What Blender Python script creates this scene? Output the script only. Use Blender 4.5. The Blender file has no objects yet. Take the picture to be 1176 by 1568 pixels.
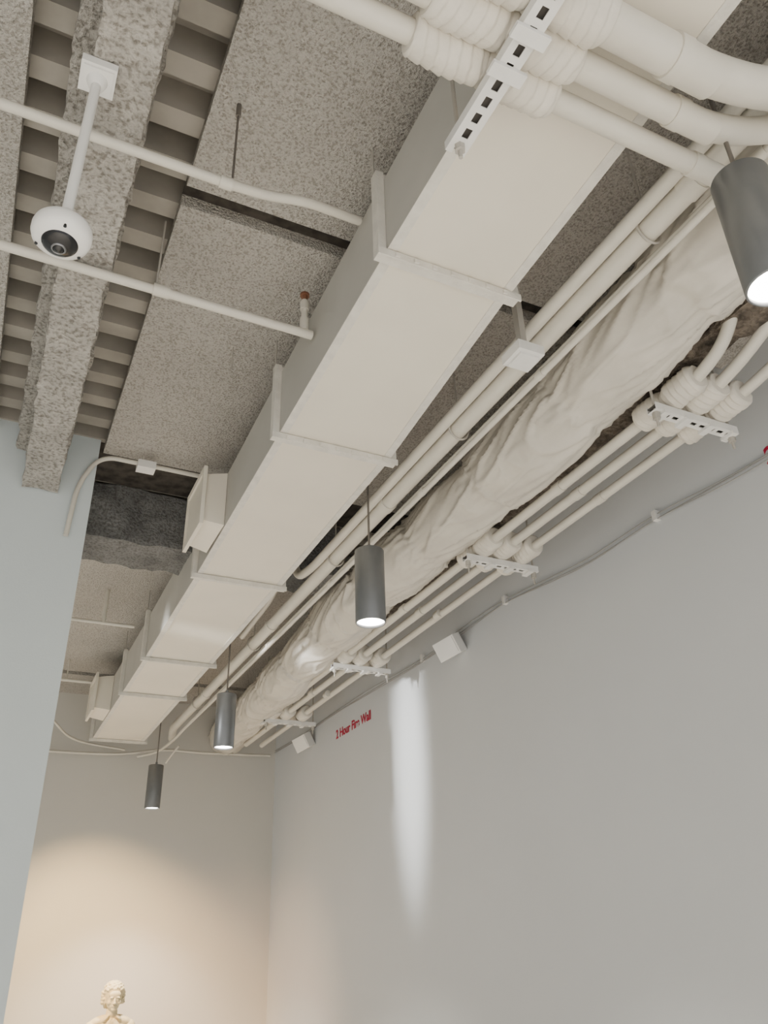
import bpy, math, random, bmesh
from mathutils import Vector, Matrix, noise
random.seed(7)
V=Vector
ROOTS=[]
col=bpy.context.collection

# ---------------- materials ----------------
def mat(name,c,rough=.6,metal=0,var=.06,vscale=6,bump=0,bscale=60,detail=3,emit=None,estr=0,c2=None,c2s=None,spec=.5,bdist=.02):
    m=bpy.data.materials.new(name);m.use_nodes=True
    nt=m.node_tree;b=nt.nodes["Principled BSDF"]
    b.inputs["Roughness"].default_value=rough;b.inputs["Metallic"].default_value=metal
    b.inputs["Specular IOR Level"].default_value=spec
    tc=nt.nodes.new("ShaderNodeTexCoord")
    n=nt.nodes.new("ShaderNodeTexNoise");n.inputs["Scale"].default_value=vscale;n.inputs["Detail"].default_value=5
    nt.links.new(tc.outputs["Object"],n.inputs["Vector"])
    r=nt.nodes.new("ShaderNodeValToRGB")
    d=c2 if c2 else tuple(x*(1-2*var) for x in c)
    r.color_ramp.elements[0].position=.35;r.color_ramp.elements[1].position=.65
    r.color_ramp.elements[0].color=(*d,1);r.color_ramp.elements[1].color=(*c,1)
    nt.links.new(n.outputs["Fac"],r.inputs["Fac"]);nt.links.new(r.outputs["Color"],b.inputs["Base Color"])
    if bump:
        n2=nt.nodes.new("ShaderNodeTexNoise");n2.inputs["Scale"].default_value=bscale;n2.inputs["Detail"].default_value=detail
        nt.links.new(tc.outputs["Object"],n2.inputs["Vector"])
        bp=nt.nodes.new("ShaderNodeBump");bp.inputs["Strength"].default_value=bump;bp.inputs["Distance"].default_value=bdist
        nt.links.new(n2.outputs["Fac"],bp.inputs["Height"]);nt.links.new(bp.outputs["Normal"],b.inputs["Normal"])
        if c2s:
            mx=nt.nodes.new("ShaderNodeMix");mx.data_type='RGBA';mx.blend_type='MULTIPLY';mx.inputs["Factor"].default_value=1
            r2=nt.nodes.new("ShaderNodeValToRGB");r2.color_ramp.elements[0].position=.34;r2.color_ramp.elements[1].position=.54
            r2.color_ramp.elements[0].color=(c2s,c2s*.97,c2s*.93,1);r2.color_ramp.elements[1].color=(1,1,1,1)
            nt.links.new(n2.outputs["Fac"],r2.inputs["Fac"])
            nt.links.new(r.outputs["Color"],mx.inputs["A"]);nt.links.new(r2.outputs["Color"],mx.inputs["B"])
            nt.links.new(mx.outputs["Result"],b.inputs["Base Color"])
    if emit:
        b.inputs["Emission Color"].default_value=(*emit,1);b.inputs["Emission Strength"].default_value=estr
    return m
M_wall=mat("wall_paint",(.63,.65,.665),.75,var=.01,vscale=2,bump=.05,bscale=150)
M_wallb=mat("wall_paint_warmlit",(.62,.60,.55),.75,var=.01,vscale=2,bump=.05,bscale=150)  # wall colour with the warm lamp light mixed into it
M_wall2=mat("wall_paint_cool",(.62,.68,.69),.75,var=.01,vscale=2,bump=.05,bscale=150)
M_slab=mat("acoustic_plaster",(.60,.57,.52),.95,var=.08,vscale=1.1,bump=1,bscale=110,detail=2,c2s=.62,bdist=.02)
M_spray=mat("fireproof_spray",(.58,.55,.50),1,var=.10,vscale=8,bump=1,bscale=60,detail=5,c2s=.5,bdist=.03)
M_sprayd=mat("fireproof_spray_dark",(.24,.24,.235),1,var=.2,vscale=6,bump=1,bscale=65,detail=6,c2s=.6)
M_deck=mat("painted_deck",(.42,.39,.34),.8,var=.14,vscale=4)
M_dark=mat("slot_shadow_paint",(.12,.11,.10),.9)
M_void=mat("gap_shade_sheet",(.07,.06,.05),.95,var=.3,vscale=20)  # near-black, stands in for shade above the panel gaps
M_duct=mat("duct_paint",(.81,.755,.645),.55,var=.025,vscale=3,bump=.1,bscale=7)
M_ductside=mat("duct_side_shade",(.52,.505,.46),.5,var=.04,vscale=3,bump=.08,bscale=9)  # darker copy of the duct colour; shading of the sides painted in
M_seal=mat("duct_flange_paint",(.76,.73,.66),.5,var=.06,vscale=20,bump=.2,bscale=60)
M_pipe=mat("pipe_paint",(.68,.645,.565),.42,var=.03,vscale=8,bump=.05,bscale=40)
M_wrap=mat("insulation_wrap",(.74,.695,.61),.7,var=.05,vscale=12,bump=.3,bscale=40,bdist=.01)
M_flex=mat("duct_wrap_fabric",(.67,.63,.555),.5,var=.06,vscale=5,bump=.2,bscale=14)
M_white=mat("white_metal",(.80,.79,.76),.45,var=.03,vscale=20)
M_plastic=mat("white_plastic",(.84,.83,.80),.35,var=.01)
M_gray=mat("lamp_metal",(.19,.197,.205),.42,metal=.5,var=.03,vscale=20)
M_lampin=mat("lamp_reflector",(.85,.85,.85),.3,var=.01,emit=(1,.95,.86),estr=5)
M_glow=mat("lamp_diffuser",(1,1,1),.5,var=0,emit=(1,.94,.85),estr=25)
M_rod=mat("hanger_rod",(.22,.2,.18),.5,metal=.6)
M_lrod=mat("hanger_strap",(.5,.47,.42),.6,metal=.2)
M_black=mat("black_glass",(.012,.012,.013),.12,var=0)
M_lens=mat("lens_ring",(.25,.25,.26),.25,metal=.8,var=0)
M_floor=mat("floor_concrete",(.58,.55,.50),.5,var=.06,vscale=2)
M_brown=mat("dirty_insulation",(.20,.165,.13),.95,var=.3,vscale=14,bump=1,bscale=50,c2s=.5)
M_red=mat("red_paint",(.50,.015,.06),.5,var=.05,vscale=40)
M_brass=mat("sprinkler_brass",(.28,.13,.08),.5,metal=.4)
M_statue=mat("plaster_statue",(.72,.64,.42),.55,var=.05,vscale=15,bump=.1,bscale=80)
M_plinth=mat("plinth_paint",(.7,.68,.64),.6,var=.01)
M_cable=mat("cable_gray",(.36,.35,.34),.5)

# ---------------- helpers ----------------
def link(me,name,mats,parent=None,smooth=False):
    ob=bpy.data.objects.new(name,me);col.objects.link(ob)
    for m in (mats if isinstance(mats,(list,tuple)) else [mats]): me.materials.append(m)
    if smooth:
        for p in me.polygons:p.use_smooth=True
    if parent: ob.parent=parent
    else: ROOTS.append(ob)
    return ob
def empty(name,loc=(0,0,0)):
    e=bpy.data.objects.new(name,None);e.empty_display_size=.1;col.objects.link(e);ROOTS.append(e);return e
class MB:
    def __init__(s): s.v=[];s.f=[];s.m=[];s.sm=[]
    def add(s,vs,fs,mi=0,smooth=False):
        o=len(s.v);s.v+= [tuple(x) for x in vs];s.f+=[tuple(i+o for i in f) for f in fs];s.m+=[mi]*len(fs);s.sm+=[smooth]*len(fs)
    def box(s,a,b,mi=0,rot=None,c=None):
        vs=[V((x,y,z)) for x in (a[0],b[0]) for y in (a[1],b[1]) for z in (a[2],b[2])]
        if rot is not None:
            c=V(c) if c is not None else (V(a)+V(b))/2
            vs=[rot@(p-c)+c for p in vs]
        s.add(vs,[(0,1,3,2),(4,6,7,5),(0,4,5,1),(2,3,7,6),(0,2,6,4),(1,5,7,3)],mi)
    def hexa(s,bot,top,mi=0):
        s.add(list(bot)+list(top),[(3,2,1,0),(4,5,6,7),(0,1,5,4),(1,2,6,5),(2,3,7,6),(3,0,4,7)],mi)
    def tube(s,path,r,seg=14,mi=0,rf=None,caps=True):
        P=[V(p) for p in path];n=len(P)
        T=[(P[min(i+1,n-1)]-P[max(i-1,0)]).normalized() for i in range(n)]
        up=V((0,0,1)) if abs(T[0].z)<.9 else V((1,0,0))
        N=(up-T[0]*up.dot(T[0])).normalized();vs=[];L=0
        for i in range(n):
            if i:
                N=(N-T[i]*N.dot(T[i])).normalized();L+=(P[i]-P[i-1]).length
            B=T[i].cross(N)
            for k in range(seg):
                a=2*math.pi*k/seg
                rr=rf(L,a,i) if rf else r
                vs.append(P[i]+(N*math.cos(a)+B*math.sin(a))*rr)
        fs=[(i*seg+k,i*seg+(k+1)%seg,(i+1)*seg+(k+1)%seg,(i+1)*seg+k) for i in range(n-1) for k in range(seg)]
        s.add(vs,fs,mi,True)
        if caps: s.add([vs[k] for k in range(seg)][::-1]+[vs[(n-1)*seg+k] for k in range(seg)],[tuple(range(seg)),tuple(range(seg,2*seg))],mi)
    def lathe(s,prof,c,seg=32,mi=0,axis=None):
        c=V(c);vs=[];n=len(prof)
        for r,z in prof:
            for k in range(seg):
                a=2*math.pi*k/seg;p=V((r*math.cos(a),r*math.sin(a),z))
                if axis is not None:p=axis@p
                vs.append(c+p)
        s.add(vs,[(i*seg+k,i*seg+(k+1)%seg,(i+1)*seg+(k+1)%seg,(i+1)*seg+k) for i in range(n-1) for k in range(seg)],mi,True)
    def rough(s,a,b,res,amp,mi=0,fr=9):
        a=V(a);b=V(b);d=b-a
        for ax in range(3):
            u=(ax+1)%3;w=(ax+2)%3
            nu=max(1,min(400,int(d[u]/res)));nw=max(1,min(400,int(d[w]/res)))
            for side in (0,1):
                vs=[]
                for i in range(nu+1):
                    for j in range(nw+1):
                        p=a.copy();p[u]=a[u]+d[u]*i/nu;p[w]=a[w]+d[w]*j/nw;p[ax]=b[ax] if side else a[ax]
                        q=noise.noise_vector(p*fr)+.6*noise.noise_vector(p*fr*2.7)
                        vs.append(p+q*amp)
                fs=[]
                for i in range(nu):
                    for j in range(nw):
                        f=(i*(nw+1)+j,(i+1)*(nw+1)+j,(i+1)*(nw+1)+j+1,i*(nw+1)+j+1)
                        fs.append(f if side else f[::-1])
                s.add(vs,fs,mi,True)
    def done(s,name,mats,parent=None):
        me=bpy.data.meshes.new(name);me.from_pydata(s.v,[],s.f);me.update()
        for p,mi,sm in zip(me.polygons,s.m,s.sm): p.material_index=mi;p.use_smooth=sm
        return link(me,name,mats,parent)
def fillet(path,r,n=6):
    P=[V(p) for p in path];out=[P[0]]
    for i in range(1,len(P)-1):
        a=(P[i-1]-P[i]);b=(P[i+1]-P[i]);d=min(r,a.length*.45,b.length*.45)
        A=P[i]+a.normalized()*d;B=P[i]+b.normalized()*d
        for k in range(n+1):
            t=k/n;out.append(A*(1-t)**2+P[i]*2*t*(1-t)+B*t*t)
    out.append(P[-1]);return out
def resample(P,step):
    P=[V(p) for p in P];out=[P[0]]
    for i in range(1,len(P)):
        d=(P[i]-P[i-1]).length;n=max(1,int(d/step))
        for k in range(1,n+1): out.append(P[i-1].lerp(P[i],k/n))
    return out
def catmull(P,n=12):
    P=[V(p) for p in P];P=[P[0]*2-P[1]]+P+[P[-1]*2-P[-2]];out=[]
    for i in range(1,len(P)-2):
        for k in range(n):
            t=k/n
            out.append(.5*((2*P[i])+(P[i+1]-P[i-1])*t+(2*P[i-1]-5*P[i]+4*P[i+1]-P[i+2])*t*t+(3*P[i]-P[i-1]-3*P[i+1]+P[i+2])*t**3))
    out.append(P[-2]);return out
def rod(mb,x,y,z0,z1,r=.004,mi=0): mb.tube([(x,y,z0),(x,y,z1)],r,6,mi)

XR=3.0; YB=9.04; ZS=2.55
# ---------------- room shell ----------------
m=MB();m.box((XR,-4,-1.6),(XR+.15,YB+.15,2.85));m.done("wall_right",M_wall)
m=MB();m.box((-4,YB,-1.6),(XR,YB+.15,2.85));m.done("wall_back",M_wallb)
m=MB();m.box((-4,4.11,-1.6),(.262,4.27,2.63));m.done("wall_left",M_wall2)
m=MB();m.box((-4.15,-4,-1.6),(-4,YB+.15,2.85));m.done("fill_block_wall",M_wall)  # unseen wall, added to cut world light from the open left
m=MB();m.box((-4,-4,-1.7),(XR+.15,YB+.15,-1.6));m.done("floor",M_floor)
cei=empty("ceiling")
m=MB()
y=-4;per=.2;vs=[];fs=[]
prof=[]
while y<9.1:
    prof+=[(y,2.75),(y+.08,2.75),(y+.095,2.62),(y+.18,2.62)];y+=per
for (yy,zz) in prof: vs+=[(-4,yy,zz),(XR+.1,yy,zz)]
fs=[(2*i,2*i+1,2*i+3,2*i+2) for i in range(len(prof)-1)]
m.add(vs,fs);m.box((-4,-4,2.80),(XR+.15,YB+.15,2.86));m.done("deck",M_deck,cei)
m=MB()
def slab(x0,x1,y0,y1):m.box((x0,y0,ZS),(x1,y1,ZS+.06))
slab(-4,-.29,-4,4.11)
slab(.285,XR,-4,2.14);slab(.285,XR,2.235,4.13)
slab(-4,XR,4.95,8.25);slab(-4,XR,8.36,YB)
m.done("plaster_panels",M_slab,cei)
m=MB();m.box((.285,2.12,ZS+.061),(XR,2.26,ZS+.065));m.box((-.0,4.13,2.615),(XR,4.56,2.618));m.done("gap_shade_sheet",M_void,cei)  # dark sheets added as painted shade in the panel gap and recess

# beams
m=MB()
m.rough((-.09,-1.5,2.23),(.085,4.10,2.31),.025,.012)
m.rough((-.035,-1.5,2.31),(.03,4.10,2.46),.05,.012)
m.rough((-.155,-1.5,2.45),(.10,4.10,2.615),.03,.014)
m.done("steel_beam_fireproofed",M_spray)
m=MB()
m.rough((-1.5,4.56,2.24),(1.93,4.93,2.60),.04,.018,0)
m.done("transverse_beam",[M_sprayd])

# ---------------- main duct ----------------
duct=empty("air_duct")
def dl(y): return .855+.02*min(max(y-1,0),4)
def dr(y): return 1.30+.07*min(max(y-1,0),2)
FY=[-1.2,.2,1.68,2.80,4.36,5.96,6.92,8.62]
m=MB()
for i in range(len(FY)-1):
    a,b=FY[i]+.004,FY[i+1]-.004
    for (x0,x1,x2,x3,mi) in [(dl(a),dr(a),dr(b),dl(b),0)]:
        z0=2.0;z1=2.335
        v=[(x0,a,z0),(x1,a,z0),(x2,b,z0),(x3,b,z0),(x0,a,z1),(x1,a,z1),(x2,b,z1),(x3,b,z1)]
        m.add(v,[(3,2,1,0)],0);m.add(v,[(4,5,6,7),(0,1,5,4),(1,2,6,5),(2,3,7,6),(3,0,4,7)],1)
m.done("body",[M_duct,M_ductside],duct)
m=MB()
for y in FY[1:]:
    x0,x1=dl(y),dr(y)
    m.box((x0-.03,y-.02,1.978),(x1+.03,y+.02,1.998))
    m.box((x0-.034,y-.027,1.968),(x1+.034,y-.0205,1.997))
    m.box((x0-.03,y-.02,1.9985),(x0-.001,y+.02,2.37))
    m.box((x1+.001,y-.02,1.9985),(x1+.03,y+.02,2.37))
    m.box((x0-.0005,y-.02,2.337),(x1+.0005,y+.02,2.36))
    n=7
    for k in range(n):
        xx=x0+(x1-x0)*(k+.5)/n; m.box((xx-.008,y-.034,1.972),(xx+.008,y-.0275,1.988))
m.done("flanges",M_seal,duct)
m=MB()
for i in range(len(FY)-1):
    a,b=FY[i]+.03,FY[i+1]-.03
    for fx,s in ((dl,1),(dr,-1)):
        x0,x1=fx(a),fx(b)
        m.hexa([(x0,a,1.9975),(x0+s*.035,a,1.9975),(x1+s*.035,b,1.9975),(x1,b,1.9975)],[(x0,a,1.9995),(x0+s*.035,a,1.9995),(x1+s*.035,b,1.9995),(x1,b,1.9995)])
m.done("seam_tape",M_seal,duct)
m=MB()
for y in FY[2:]:
    rod(m,dl(y)-.015,y+.03,2.3,2.55,.004);rod(m,dr(y)+.015,y+.03,2.0,2.55,.004)
m.done("hanger_rods",M_lrod,duct)
m=MB()
for (y0,y1) in ((3.72,4.08),(7.55,7.95)):
    xl=.775;xr=dl(y0)-.002
    m.hexa([(xl+.021,y0+.02,2.03),(xr,y0,2.01),(xr,y1,2.01),(xl+.021,y1-.02,2.03)],[(xl+.021,y0+.02,2.31),(xr,y0,2.33),(xr,y1,2.33),(xl+.021,y1-.02,2.31)])
    m.box((xl,y0-.01,1.995),(xl+.02,y0+.015,2.345),0);m.box((xl,y1-.015,1.995),(xl+.02,y1+.01,2.345),0)
    m.box((xl,y0+.016,1.995),(xl+.02,y1-.016,2.03),0);m.box((xl,y0+.016,2.31),(xl+.02,y1-.016,2.345),0)
    m.box((xl+.01,y0+.016,2.031),(xl+.012,y1-.016,2.309),0)
m.done("side_takeoffs",M_duct,duct)

# ---------------- long pipes ----------------
def couplings(m,path_y,x,z,r):
    for y in path_y: m.tube([(x,y-.03,z),(x,y+.03,z)],r*1.15,16)
e=empty("sprinkler_main_pipe")
m=MB();m.tube(fillet([(1.66,-1.2,2.08),(1.66,8.3,2.08),(1.72,8.6,2.05)],.1),.04,20)
couplings(m,[1.1,2.0,3.3,5.2,7.0],1.66,2.08,.04);m.done("pipe",M_pipe,e)
m=MB()
for y in (1.3,2.55,4.0,5.6,7.3):
    rod(m,1.66,y,2.13,2.55,.005)
    m.tube([(1.66+.05*math.sin(a),y,2.08+.055*math.cos(a)) for a in [k*math.pi/10 for k in range(21)]],.005,6)
m.done("clevis_hangers",M_lrod,e)
m=MB();m.tube(fillet([(1.588,-1.2,2.09),(1.588,4.2,2.09),(1.58,4.45,2.12),(1.55,4.5,2.4),(1.55,4.52,2.55)],.1),.026,16)
m.tube(fillet([(1.5,4.2,2.36),(1.52,4.55,2.2),(1.555,4.9,2.15),(1.565,5.6,2.12)],.15),.02,12)
m.done("secondary_pipe",M_pipe)
m=MB();m.tube(catmull([(1.71,-1.2,2.01),(1.71,3,2.0),(1.71,6,2.0),(1.70,7.8,2.0),(1.68,8.3,1.97),(1.6,8.7,1.93),(1.45,8.95,1.92)],10),.014,10)
for y in (.9,2.0,3.0,4.2,5.4): m.tube([(1.71,y-.02,2.005),(1.71,y+.02,2.005)],.019,10)
m.tube([(1.73,-1.2,2.05),(1.73,7.5,2.05)],.009,8)
m.done("electrical_conduit",M_pipe)
e=empty("ceiling_junction_box")
m=MB();m.box((1.455,1.79,1.895),(1.565,1.90,1.935));m.box((1.47,1.805,1.885),(1.55,1.885,1.8945));m.done("box",M_white,e)
m=MB();m.box((1.500,1.83,1.9355),(1.525,1.86,2.3));m.box((1.46,1.83,2.301),(1.525,1.86,2.315));m.box((1.46,1.83,2.316),(1.485,1.86,2.55));m.done("strap",M_lrod,e)

# ---------------- insulated round duct ----------------
P=catmull([(1.96,-.2,2.25),(1.98,.7,2.22),(2.04,1.6,2.17),(2.10,2.6,2.15),(2.12,3.4,2.14),(2.13,4.4,2.15),(2.17,5.6,2.13),(2.24,6.8,2.14),(2.32,8.2,2.16),(2.4,9.0,2.2)],45)
CIN=[-.4,.35,1.05,1.75,2.5,3.2,3.95,4.7,5.5,6.3,7.1,7.9,8.6,9.4]
def rf(L,a,i):
    x=math.cos(a);y=math.sin(a)
    Ls=L-.10*x-.06*y
    r=.160+.020*noise.noise(V((L*1.3,x*.6,y*.6)))
    j=0
    while j<len(CIN)-2 and Ls>CIN[j+1]: j+=1
    c0,c1=CIN[j],CIN[j+1];t=min(1,max(0,(Ls-c0)/(c1-c0)))
    r+=.026*math.sin(math.pi*t)**.5+.006*((j*37)%5-2)/2
    dd=min(Ls-c0,c1-Ls)
    if dd<.016: r+=.010
    for (fL,fa,off,amp,w) in ((2.8,.9,0,.018,.22),(5.2,1.4,7,.010,.18)):
        q=abs(noise.noise(V((L*fL+(2.4*x+1.8*y),x*fa+off+j*3,y*fa))))
        if q<w: r+=amp*(1-q/w)**1.5
    if dd<.25: r+=.008*(1-dd/.25)*noise.noise(V((x*7,y*7,c0*5)))
    return r
m=MB();m.tube(resample(P,.012),.17,120,rf=rf);m.done("insulated_round_duct",M_flex)
m=MB();m.rough((2.27,-.5,2.11),(2.42,8.8,2.30),.035,.02);m.done("dirty_insulated_pipe",M_brown)

# ---------------- three wall pipes + cross run ----------------
e=empty("process_pipe_run")
m=MB()
ya,yb2,yc=.945,.845,.735;zc=1.88
pa=[(-1.4,ya,zc),(1.60,ya,zc),(1.98,1.16,2.10),(2.27,1.43,2.24),(2.31,1.60,2.06),(2.31,1.78,2.0),(2.33,8.4,2.0),(2.33,8.9,2.05)]
pb=[(-1.4,yb2,zc),(1.44,yb2,zc),(1.75,.80,2.02),(2.3,.95,2.2),(2.46,1.35,2.2),(2.44,1.60,2.06),(2.43,1.8,2.0),(2.46,8.4,2.0)]
pc=[(-1.4,yc,zc),(1.33,yc,zc),(1.75,.66,1.95),(2.45,.85,2.15),(2.62,1.35,2.15),(2.58,1.62,2.04),(2.56,1.8,2.0),(2.63,8.4,2.0)]
def two(p,r1,r2,r3=None):
    m.tube(fillet(p[:4],.13,8),r1,20);m.tube(fillet(p[2:],.12,8),r2,18)
two(pa,.030,.026);two(pb,.037,.026);two(pc,.05,.024)
for p,r in ((pa,.030),(pb,.037),(pc,.05)):
    x=p[1][0];y=p[1][1];m.tube([(x-.16,y,zc),(x-.12,y,zc)],r*1.12,18);m.tube([(x-.145,y,zc),(x-.02,y,zc)],r*1.06,18)
for y in (2.7,4.4,6.4):
    for x,r in ((2.312,.026),(2.435,.026),(2.57,.024)):
        m.tube([(x,y-.03,2.0),(x,y+.03,2.0)],r*1.15,16)
m.done("pipes",M_pipe,e)
m=MB()
def wrap(m,a,b,r,seed,pitch=.03):
    a=V(a);b=V(b);P=resample([a,b],.004);L0=(b-a).length
    def f(L,an,i):
        edge=min(L,L0-L)/.025;edge=min(1,max(0,edge))
        ph=(L/pitch+.5*math.sin(an+seed*5)+seed)%1.0
        rr=r*(.78+.22*math.sqrt(edge))+.006*ph+.005*noise.noise(V((L*14+seed*9,math.cos(an)*1.3,math.sin(an)*1.3)))
        return rr
    m.tube(P,r,28,rf=f)
for y,r,s in ((ya,.052,.1),(yb2,.056,.5),(yc,.066,.8)):
    wrap(m,(.58,y,zc),(.775,y,zc),r,s);wrap(m,(.815,y,zc),(.98,y,zc),r,s+.3)
    wrap(m,(.765,y,zc),(.825,y,zc),r*.96,s+.2)
CL=[(1.93,2.20,2.66),(3.45,2.21,2.69),(5.47,2.24,2.72),(7.17,2.26,2.76)]
for (y,x0,x1) in CL:
    t=(y-1.8)/6.6
    for x,s in ((2.31+.02*t,.1),(2.43+.03*t,.4),(2.56+.07*t,.7)):
        wrap(m,(x,y-.17,2.01),(x,y-.01,2.01),.060,s+y);wrap(m,(x,y+.01,2.01),(x,y+.17,2.01),.056,s+y+.4)
        wrap(m,(x,y-.02,2.005),(x,y+.02,2.005),.045,s)
m.done("insulation_wraps",M_wrap,e)
def strut(m,p0,d,L,w=.042,h=.03,z=0,pitch=.05):
    d=V(d);n=V((-d.y,d.x,0));p0=V(p0)
    def bx(s0,s1,t0,t1,z0,z1,mi=0):
        pts=[p0+d*s+n*t+V((0,0,zz)) for zz in (z0,z1) for s,t in ((s0,t0),(s1,t0),(s1,t1),(s0,t1))]
        m.hexa(pts[:4],pts[4:],mi)
    sw=w*.34
    bx(0,L,-w/2,-sw/2,0,.003);bx(0,L,sw/2,w/2,0,.003)
    nb=int(L/pitch)
    for k in range(nb+1):
        c=k*pitch;bx(max(0,c-pitch*.2),min(L,c+pitch*.2),-sw/2,sw/2,0,.003)
    bx(0,L,-w/2,-w/2+.003,.0031,h);bx(0,L,w/2-.003,w/2,.0031,h)
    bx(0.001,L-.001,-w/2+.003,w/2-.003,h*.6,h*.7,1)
m=MB()
strut(m,(.795,.35,1.785),(0,1,0),.775,.055,.03,pitch=.046)
for (y,r) in ((ya,.075),(yb2,.07),(yc,.09)): m.box((.752,y-r,1.772),(.842,y-r+.034,1.7845))
for (y,x0,x1) in CL:
    strut(m,(x0,y,1.918),(1,0,0),x1-x0,.052,.034)
    for x in (2.25,2.37,2.50,2.63): m.box((x-.016,y-.036,1.904),(x+.016,y+.036,1.9175))
m.done("strut_channels",[M_white,M_dark],e)
m=MB()
rod(m,.795,1.10,1.74,2.55,.006);rod(m,.795,.40,1.74,2.55,.006)
m.tube([(.795,1.10,1.765),(.795,1.10,1.785)],.014,6)
for (y,x0,x1) in CL:
    for x in (x0+.02,x1-.02):
        rod(m,x,y,1.85,2.55,.006);m.tube([(x,y,1.885),(x,y,1.9175)],.016,6)
m.done("threaded_rods",M_lrod,e)

# ---------------- small cross pipes on the left ----------------
e=empty("sprinkler_branch_pipe")
m=MB();m.tube(fillet([(-1.6,1.74,2.15),(.36,1.745,2.15),(.5,1.77,2.19),(.62,1.765,2.22),(.85,1.83,2.3)],.09),.0165,14);m.tube([(.33,1.745,2.15),(.37,1.745,2.15)],.021,12);m.done("pipe",M_pipe,e)
m=MB();rod(m,.37,1.745,2.16,2.55,.004);m.tube([(.37,1.745,2.49),(.37,1.745,2.55)],.009,8);m.done("rod",M_rod,e)
e=empty("sprinkler_branch_pipe")
m=MB();m.tube([(-1.6,2.335,2.19),(.87,2.345,2.19)],.0185,14);m.tube([(.24,2.34,2.19),(.30,2.34,2.19)],.024,12)
m.tube([(.835,2.343,2.19),(.835,2.343,2.36)],.013,12);m.tube([(.835,2.343,2.20),(.835,2.343,2.26)],.019,12);m.tube([(.835,2.343,2.31),(.835,2.343,2.35)],.018,12);m.done("pipe",M_pipe,e)
m=MB();m.tube([(.835,2.343,2.36),(.835,2.343,2.385)],.012,10);m.tube([(.835,2.343,2.385),(.835,2.343,2.395)],.02,10);m.done("sprinkler_head",M_brass,e)
m=MB();rod(m,.25,2.34,2.19,2.55,.004);m.done("rod",M_lrod,e)
e=empty("wall_conduit")
m=MB();m.tube(fillet([(.165,4.09,1.98),(.18,4.09,2.3),(.27,4.08,2.50),(.9,4.07,2.49)],.18,10),.013,12);m.tube([(.5,4.07,2.49),(.5,4.07,2.55)],.004,6);m.done("conduit",M_pipe,e)
m=MB();m.box((.47,4.03,2.455),(.57,4.105,2.50));m.done("box",M_white,e)
m=MB()
for (x,y,l) in ((.70,2.95,.14),(.72,1.12,.2),(.78,1.2,.25),(1.55,2.45,.2),(1.6,2.9,.25),(.62,3.35,.05)):
    rod(m,x,y,2.55-l,2.55,.003);m.box((x-.012,y-.012,2.543),(x+.012,y+.012,2.5495))
m.done("hanger_wires",M_lrod)
m=MB()
m.tube(catmull([(-.6,8.97,1.93),(.4,8.96,1.92),(1.2,8.95,1.93),(1.7,8.93,2.0),(2.2,8.93,2.0),(2.9,8.93,2.02)],8),.014,10)
m.tube(catmull([(.3,8.2,2.3),(.55,8.5,2.1),(.8,8.75,2.0),(1.3,8.9,1.97)],8),.012,10)
m.tube([(-.6,6.1,2.28),(.85,6.1,2.28)],.014,10);m.tube([(.62,6.1,2.28),(.62,6.1,2.55)],.016,8)
m.tube([(-.5,7.9,2.35),(.85,7.9,2.35)],.016,10);rod(m,.55,7.9,2.35,2.55,.006)
m.tube(catmull([(1.8,8.6,1.98),(1.75,8.7,1.9),(1.72,8.8,1.84)],5),.01,8)
m.done("rear_conduits",M_pipe)

# ---------------- pendants ----------------
for (x,y,zb,zt) in ((1.475,.85,1.35,1.72),(1.49,3.17,1.345,1.715),(1.495,5.66,1.31,1.69),(1.50,8.12,1.275,1.67)):
    e=empty("pendant_light")
    m=MB();R=.071
    m.lathe([(0,zt),(.02,zt+.002),(R-.004,zt),(R,zt-.004),(R,zb+.003),(R-.002,zb),(R-.006,zb),(R-.006,zb+.012)],(x,y,0),48)
    m.tube([(x,y,zt),(x,y,zt+.03)],.011,12);m.done("housing",M_gray,e)
    m=MB();m.lathe([(R-.006,zb+.012),(R-.012,zb+.03)],(x,y,0),48);m.done("reflector",M_lampin,e)
    m=MB();m.lathe([(R-.006,zb+.012),(0.0001,zb+.012)],(x,y,0),48);m.done("diffuser",M_glow,e)
    m=MB();rod(m,x,y,zt+.02,2.55,.006);m.tube([(x,y,2.535),(x,y,2.549)],.05,20);m.done("stem",M_rod,e)
    l=bpy.data.lights.new("lamp","SPOT");l.energy=220;l.spot_size=math.radians(95);l.spot_blend=.7;l.color=(1,.96,.9);l.shadow_soft_size=.05
    o=bpy.data.objects.new("lamp",l);col.objects.link(o);o.location=(x,y,zb-.01);o.parent=e

# ---------------- security camera ----------------
e=empty("dome_security_camera");cx,cy=-.068,1.592
m=MB()
m.box((cx-.048,cy-.048,2.195),(cx+.048,cy+.048,2.222));m.box((cx-.04,cy-.04,2.188),(cx+.04,cy+.04,2.1945))
m.lathe([(.0001,2.165),(.022,2.166),(.03,2.19)],(cx,cy,0),24)
m.tube([(cx,cy,2.18),(cx,cy,1.64)],.0135,18)
m.lathe([(.0135,1.66),(.017,1.655),(.019,1.63),(.03,1.618),(.062,1.606),(.069,1.598),(.0715,1.588),(.0715,1.574),(.068,1.562),(.058,1.552),(.043,1.547)],(cx,cy,0),48)
for a in (.6,2.7,4.8): m.tube([(cx+.058*math.cos(a),cy+.058*math.sin(a),1.556),(cx+.058*math.cos(a),cy+.058*math.sin(a),1.549)],.004,8,1)
m.done("body",[M_plastic,M_black],e)
m=MB();m.lathe([(.043,1.548),(.041,1.543),(.034,1.537),(.022,1.531),(.018,1.530)],(cx,cy,0),40,0)
m.lathe([(.018,1.5305),(.0175,1.527),(.014,1.526),(.013,1.5285)],(cx,cy,0),32,1)
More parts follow.
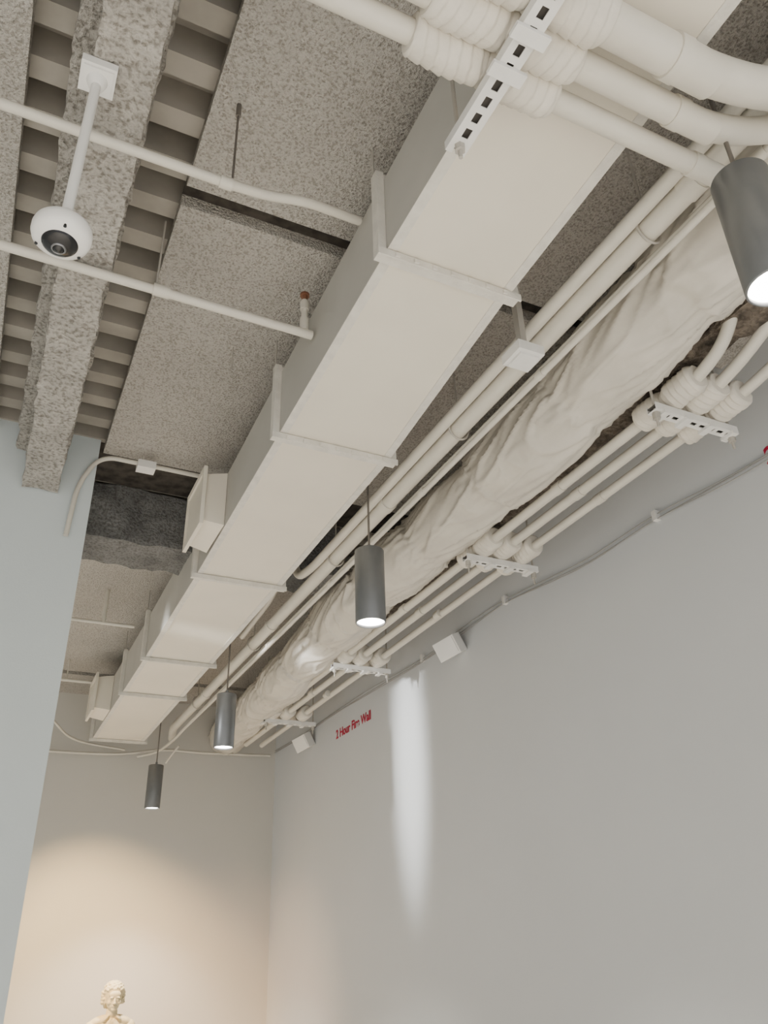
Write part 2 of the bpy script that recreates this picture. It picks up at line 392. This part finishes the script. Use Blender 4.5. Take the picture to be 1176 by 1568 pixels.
m.lathe([(.013,1.5285),(.009,1.523),(.0001,1.520)],(cx,cy,0),32,0);m.done("lens",[M_black,M_lens],e)

# ---------------- wall speakers, cable, sign ----------------
for (y,z) in ((4.83,1.95),(7.85,1.93)):
    e=empty("wall_speaker")
    rot=Matrix.Rotation(math.radians(-28),3,'Y')@Matrix.Rotation(math.radians(20),3,'Z')
    m=MB();c=V((2.90,y,z));m.box(c-V((.045,.10,.07)),c+V((.045,.10,.07)),0,rot);m.box(c+V((-.051,-.088,-.058)),c+V((-.0455,.088,.058)),0,rot,c)
    m.box((2.94,y-.03,z-.02),(2.999,y+.03,z+.03));m.done("cabinet",M_plastic,e)
e=empty("wall_cable")
m=MB()
for k in range(3):
    pts=[]
    for (y,z) in ((-.5,1.95),(1.0,1.955),(2.1,1.96),(2.75,2.0),(3.3,1.99),(3.7,2.03),(4.2,2.08),(4.75,2.07),(5.4,2.05),(6.4,2.07),(7.2,2.08),(8.2,2.07),(9.0,2.09)):
        pts.append((2.988-.006*k,y,z+(.012*k if k<2 else -.018)+random.uniform(-.010,.010)))
    m.tube(catmull(pts,12),.0032,6)
m.done("cables",M_cable,e)
m=MB()
for (y,z) in ((2.75,2.0),(4.2,2.08),(5.4,2.05),(1.6,1.955)): m.box((2.968,y-.015,z-.02),(2.999,y+.015,z+.035))
m.done("clips",M_white,e)
def sign(y,z):
    t=bpy.data.curves.new("fire_wall_sign","FONT");t.body="2 Hour Fire Wall";t.size=.115;t.extrude=.0008;t.offset=.003;t.space_character=1.0
    o=bpy.data.objects.new("fire_wall_sign",t);col.objects.link(o);t.materials.append(M_red)
    o.matrix_world=Matrix(((0,0,-1,2.997),(-1,0,0,y),(0,1,0,z),(0,0,0,1)));ROOTS.append(o)
    return o
s=sign(7.22,1.83);sign(2.05,1.93)

# ---------------- statue ----------------
e=empty("portrait_statue")
bm=bmesh.new()
def ell(c,r,rot=None):
    g=bmesh.ops.create_icosphere(bm,subdivisions=4,radius=1)
    M=Matrix.Translation(c)@(rot.to_4x4() if rot else Matrix.Identity(4))@Matrix.Diagonal((*r,1))
    bmesh.ops.transform(bm,matrix=M,verts=g['verts'])
SX,SY,SZ=1.375,8.30,-.12
def S(x,y,z): return V((SX+x,SY+y,SZ+z))
RX=lambda a:Matrix.Rotation(a,3,'X')
RY=lambda a:Matrix.Rotation(a,3,'Y')
RZ=lambda a:Matrix.Rotation(a,3,'Z')
ell(S(0,.012,-.100),(.076,.094,.092))
ell(S(0,-.022,-.150),(.058,.062,.075))
ell(S(0,-.030,-.182),(.048,.050,.042))
ell(S(0,-.060,-.212),(.022,.020,.015))
ell(S(0,-.070,-.105),(.050,.022,.030))
for s in (-1,1):
    ell(S(.026*s,-.084,-.126),(.020,.010,.006),RY(.12*s))
    ell(S(.025*s,-.074,-.140),(.012,.009,.008))
    ell(S(.025*s,-.078,-.147),(.013,.005,.003))
    ell(S(.038*s,-.056,-.162),(.020,.020,.018))
    ell(S(.068*s,-.002,-.150),(.010,.018,.030))
    ell(S(.010*s,-.092,-.170),(.007,.010,.006))
ell(S(0,-.088,-.150),(.008,.012,.028),RX(-.35))
ell(S(0,-.097,-.166),(.010,.011,.009))
ell(S(0,-.080,-.187),(.019,.008,.004));ell(S(0,-.078,-.195),(.016,.008,.005))
ell(S(0,.022,-.078),(.086,.096,.080))
for k in range(15):
    a=math.pi+.35+k*(math.pi-.7)/14
    c=S(.072*math.cos(a),.062*math.sin(a)+.005,-.050+.008*math.sin(k*1.7)-.012*abs(math.cos(a)))
    ell(c,(.013,.026,.013),RZ(a+math.pi/2)@RX(.5))
for k in range(34):
    a=k*2.4;q=(k+1)/34;rr=.080*math.sqrt(q)
    ell(S(rr*math.cos(a),.02+rr*math.sin(a)*1.1,-.078+.076*math.sqrt(max(0,1-.86*q))),(.010,.022,.008),RZ(a))
for s in (-1,1):
    for r_ in range(4):
        ell(S((.082+.005*(r_%2))*s,.002+.012*(r_%2),-.088-.024*r_),(.016,.026,.014),RY(.25*s))
        ell(S(.080*s,.045,-.085-.026*r_),(.020,.026,.016))
for k in range(5): ell(S(-.05+.025*k,.085,-.16-.01*(k%2)),(.02,.022,.05))
ell(S(0,.005,-.235),(.047,.050,.060))
for s in (-1,1): ell(S(.022*s,-.026,-.245),(.010,.012,.04),RY(-.35*s))
ell(S(0,.02,-.297),(.125,.062,.046))
ell(S(0,.02,-.395),(.168,.098,.115))
ell(S(0,.02,-.53),(.158,.108,.20))
ell(S(0,.03,-.74),(.145,.10,.18))
for s in (-1,1):
    ell(S(.092*s,.02,-.298),(.095,.056,.042),RY(.30*s))
    ell(S(.158*s,.02,-.352),(.055,.060,.062))
    ell(S(.183*s,.02,-.45),(.052,.058,.15),RY(-.10*s))
    ell(S(.200*s,-.02,-.66),(.045,.055,.15))
    ell(S(.050*s,-.070,-.37),(.030,.018,.105),RY(-.42*s))
    ell(S(.052*s,-.01,-.276),(.040,.052,.018),RY(.75*s))
ell(S(0,-.066,-.305),(.020,.018,.020));ell(S(0,-.076,-.355),(.016,.016,.045))
me=bpy.data.meshes.new("figure");bm.to_mesh(me);bm.free()
st=link(me,"figure",M_statue,e,True)
md=st.modifiers.new("r","REMESH");md.mode='VOXEL';md.voxel_size=.004;md.use_smooth_shade=True
md=st.modifiers.new("s","SMOOTH");md.iterations=3;md.factor=.5
m=MB();m.box((SX-.2,SY-.17,-1.6),(SX+.2,SY+.21,SZ-.86));m.box((SX-.23,SY-.2,SZ-.859),(SX+.23,SY+.24,SZ-.82));m.box((SX-.24,SY-.21,-1.6),(SX+.24,SY+.25,-1.5));m.done("plinth",M_plinth,e)

# ---------------- track spots + added bounce fill ----------------
def spot(loc,tgt,power,ang,colr,blend=.5,size=.03,sc=None,name="track_spotlight"):
    e=empty(name);loc=V(loc);d=(V(tgt)-loc).normalized();q=d.to_track_quat('-Z','Y').to_matrix()
    m=MB();m.lathe([(.0001,.12),(.03,.12),(.036,.11),(.036,.0),(.033,-.0),(.030,.02),(.0001,.03)],loc,24,0,q)
    p=loc+q@V((0,0,.06));m.tube([p,p+V((0,0,.05)),V((p.x,p.y,2.55))],.008,8)
    m.done("housing",M_white,e)
    l=bpy.data.lights.new("lamp","SPOT");l.energy=power;l.spot_size=math.radians(ang);l.spot_blend=blend;l.color=colr;l.shadow_soft_size=size
    o=bpy.data.objects.new("lamp",l);col.objects.link(o);o.rotation_euler=q.to_euler();o.location=loc+d*.01
    if sc:o.scale=sc
    o.parent=e
spot((.15,7.0,1.9),(1.40,9.04,-.35),850,54,(1,.66,.29),.9)
spot((-.3,6.2,1.9),(2.9,9.04,-1.35),520,50,(1,.60,.36),1)
spot((-.8,4.85,1.72),(3.0,5.73,1.38),1150,37,(1,1,.98),1,.12,(.27,1,1))
for (x,y) in ((-1.3,-2.8),(-1.3,-.6),(-1.3,1.6),(.5,-2.8),(-2.0,5.6),(-2.0,7.6),(2.0,-2.2)):  # unseen lamps, added to bounce fill off the floor onto the ceiling
    spot((x,y,1.9),(x,y,-1.6),760,105,(1,.965,.91),.5,.06,None,"bounce_fill_spot")

# ---------------- world + camera ----------------
w=bpy.data.worlds.new("w");bpy.context.scene.world=w;w.use_nodes=True
w.node_tree.nodes["Background"].inputs[0].default_value=(.95,.98,1,1);w.node_tree.nodes["Background"].inputs[1].default_value=1.3

for o in ROOTS: o.location.z+=1.6
ca=bpy.data.cameras.new("camera");ca.sensor_fit='HORIZONTAL';ca.sensor_width=36;ca.lens=36*1233.2/1176;ca.clip_start=.02
co=bpy.data.objects.new("camera",ca);col.objects.link(co)
r=V((.902,-.4306,-.0295)).normalized();f=V((.3902,.7842,.4823)).normalized();u=r.cross(f).normalized();f=u.cross(r)
co.matrix_world=Matrix(((r.x,u.x,-f.x,0),(r.y,u.y,-f.y,0),(r.z,u.z,-f.z,1.6),(0,0,0,1)))
bpy.context.scene.camera=co
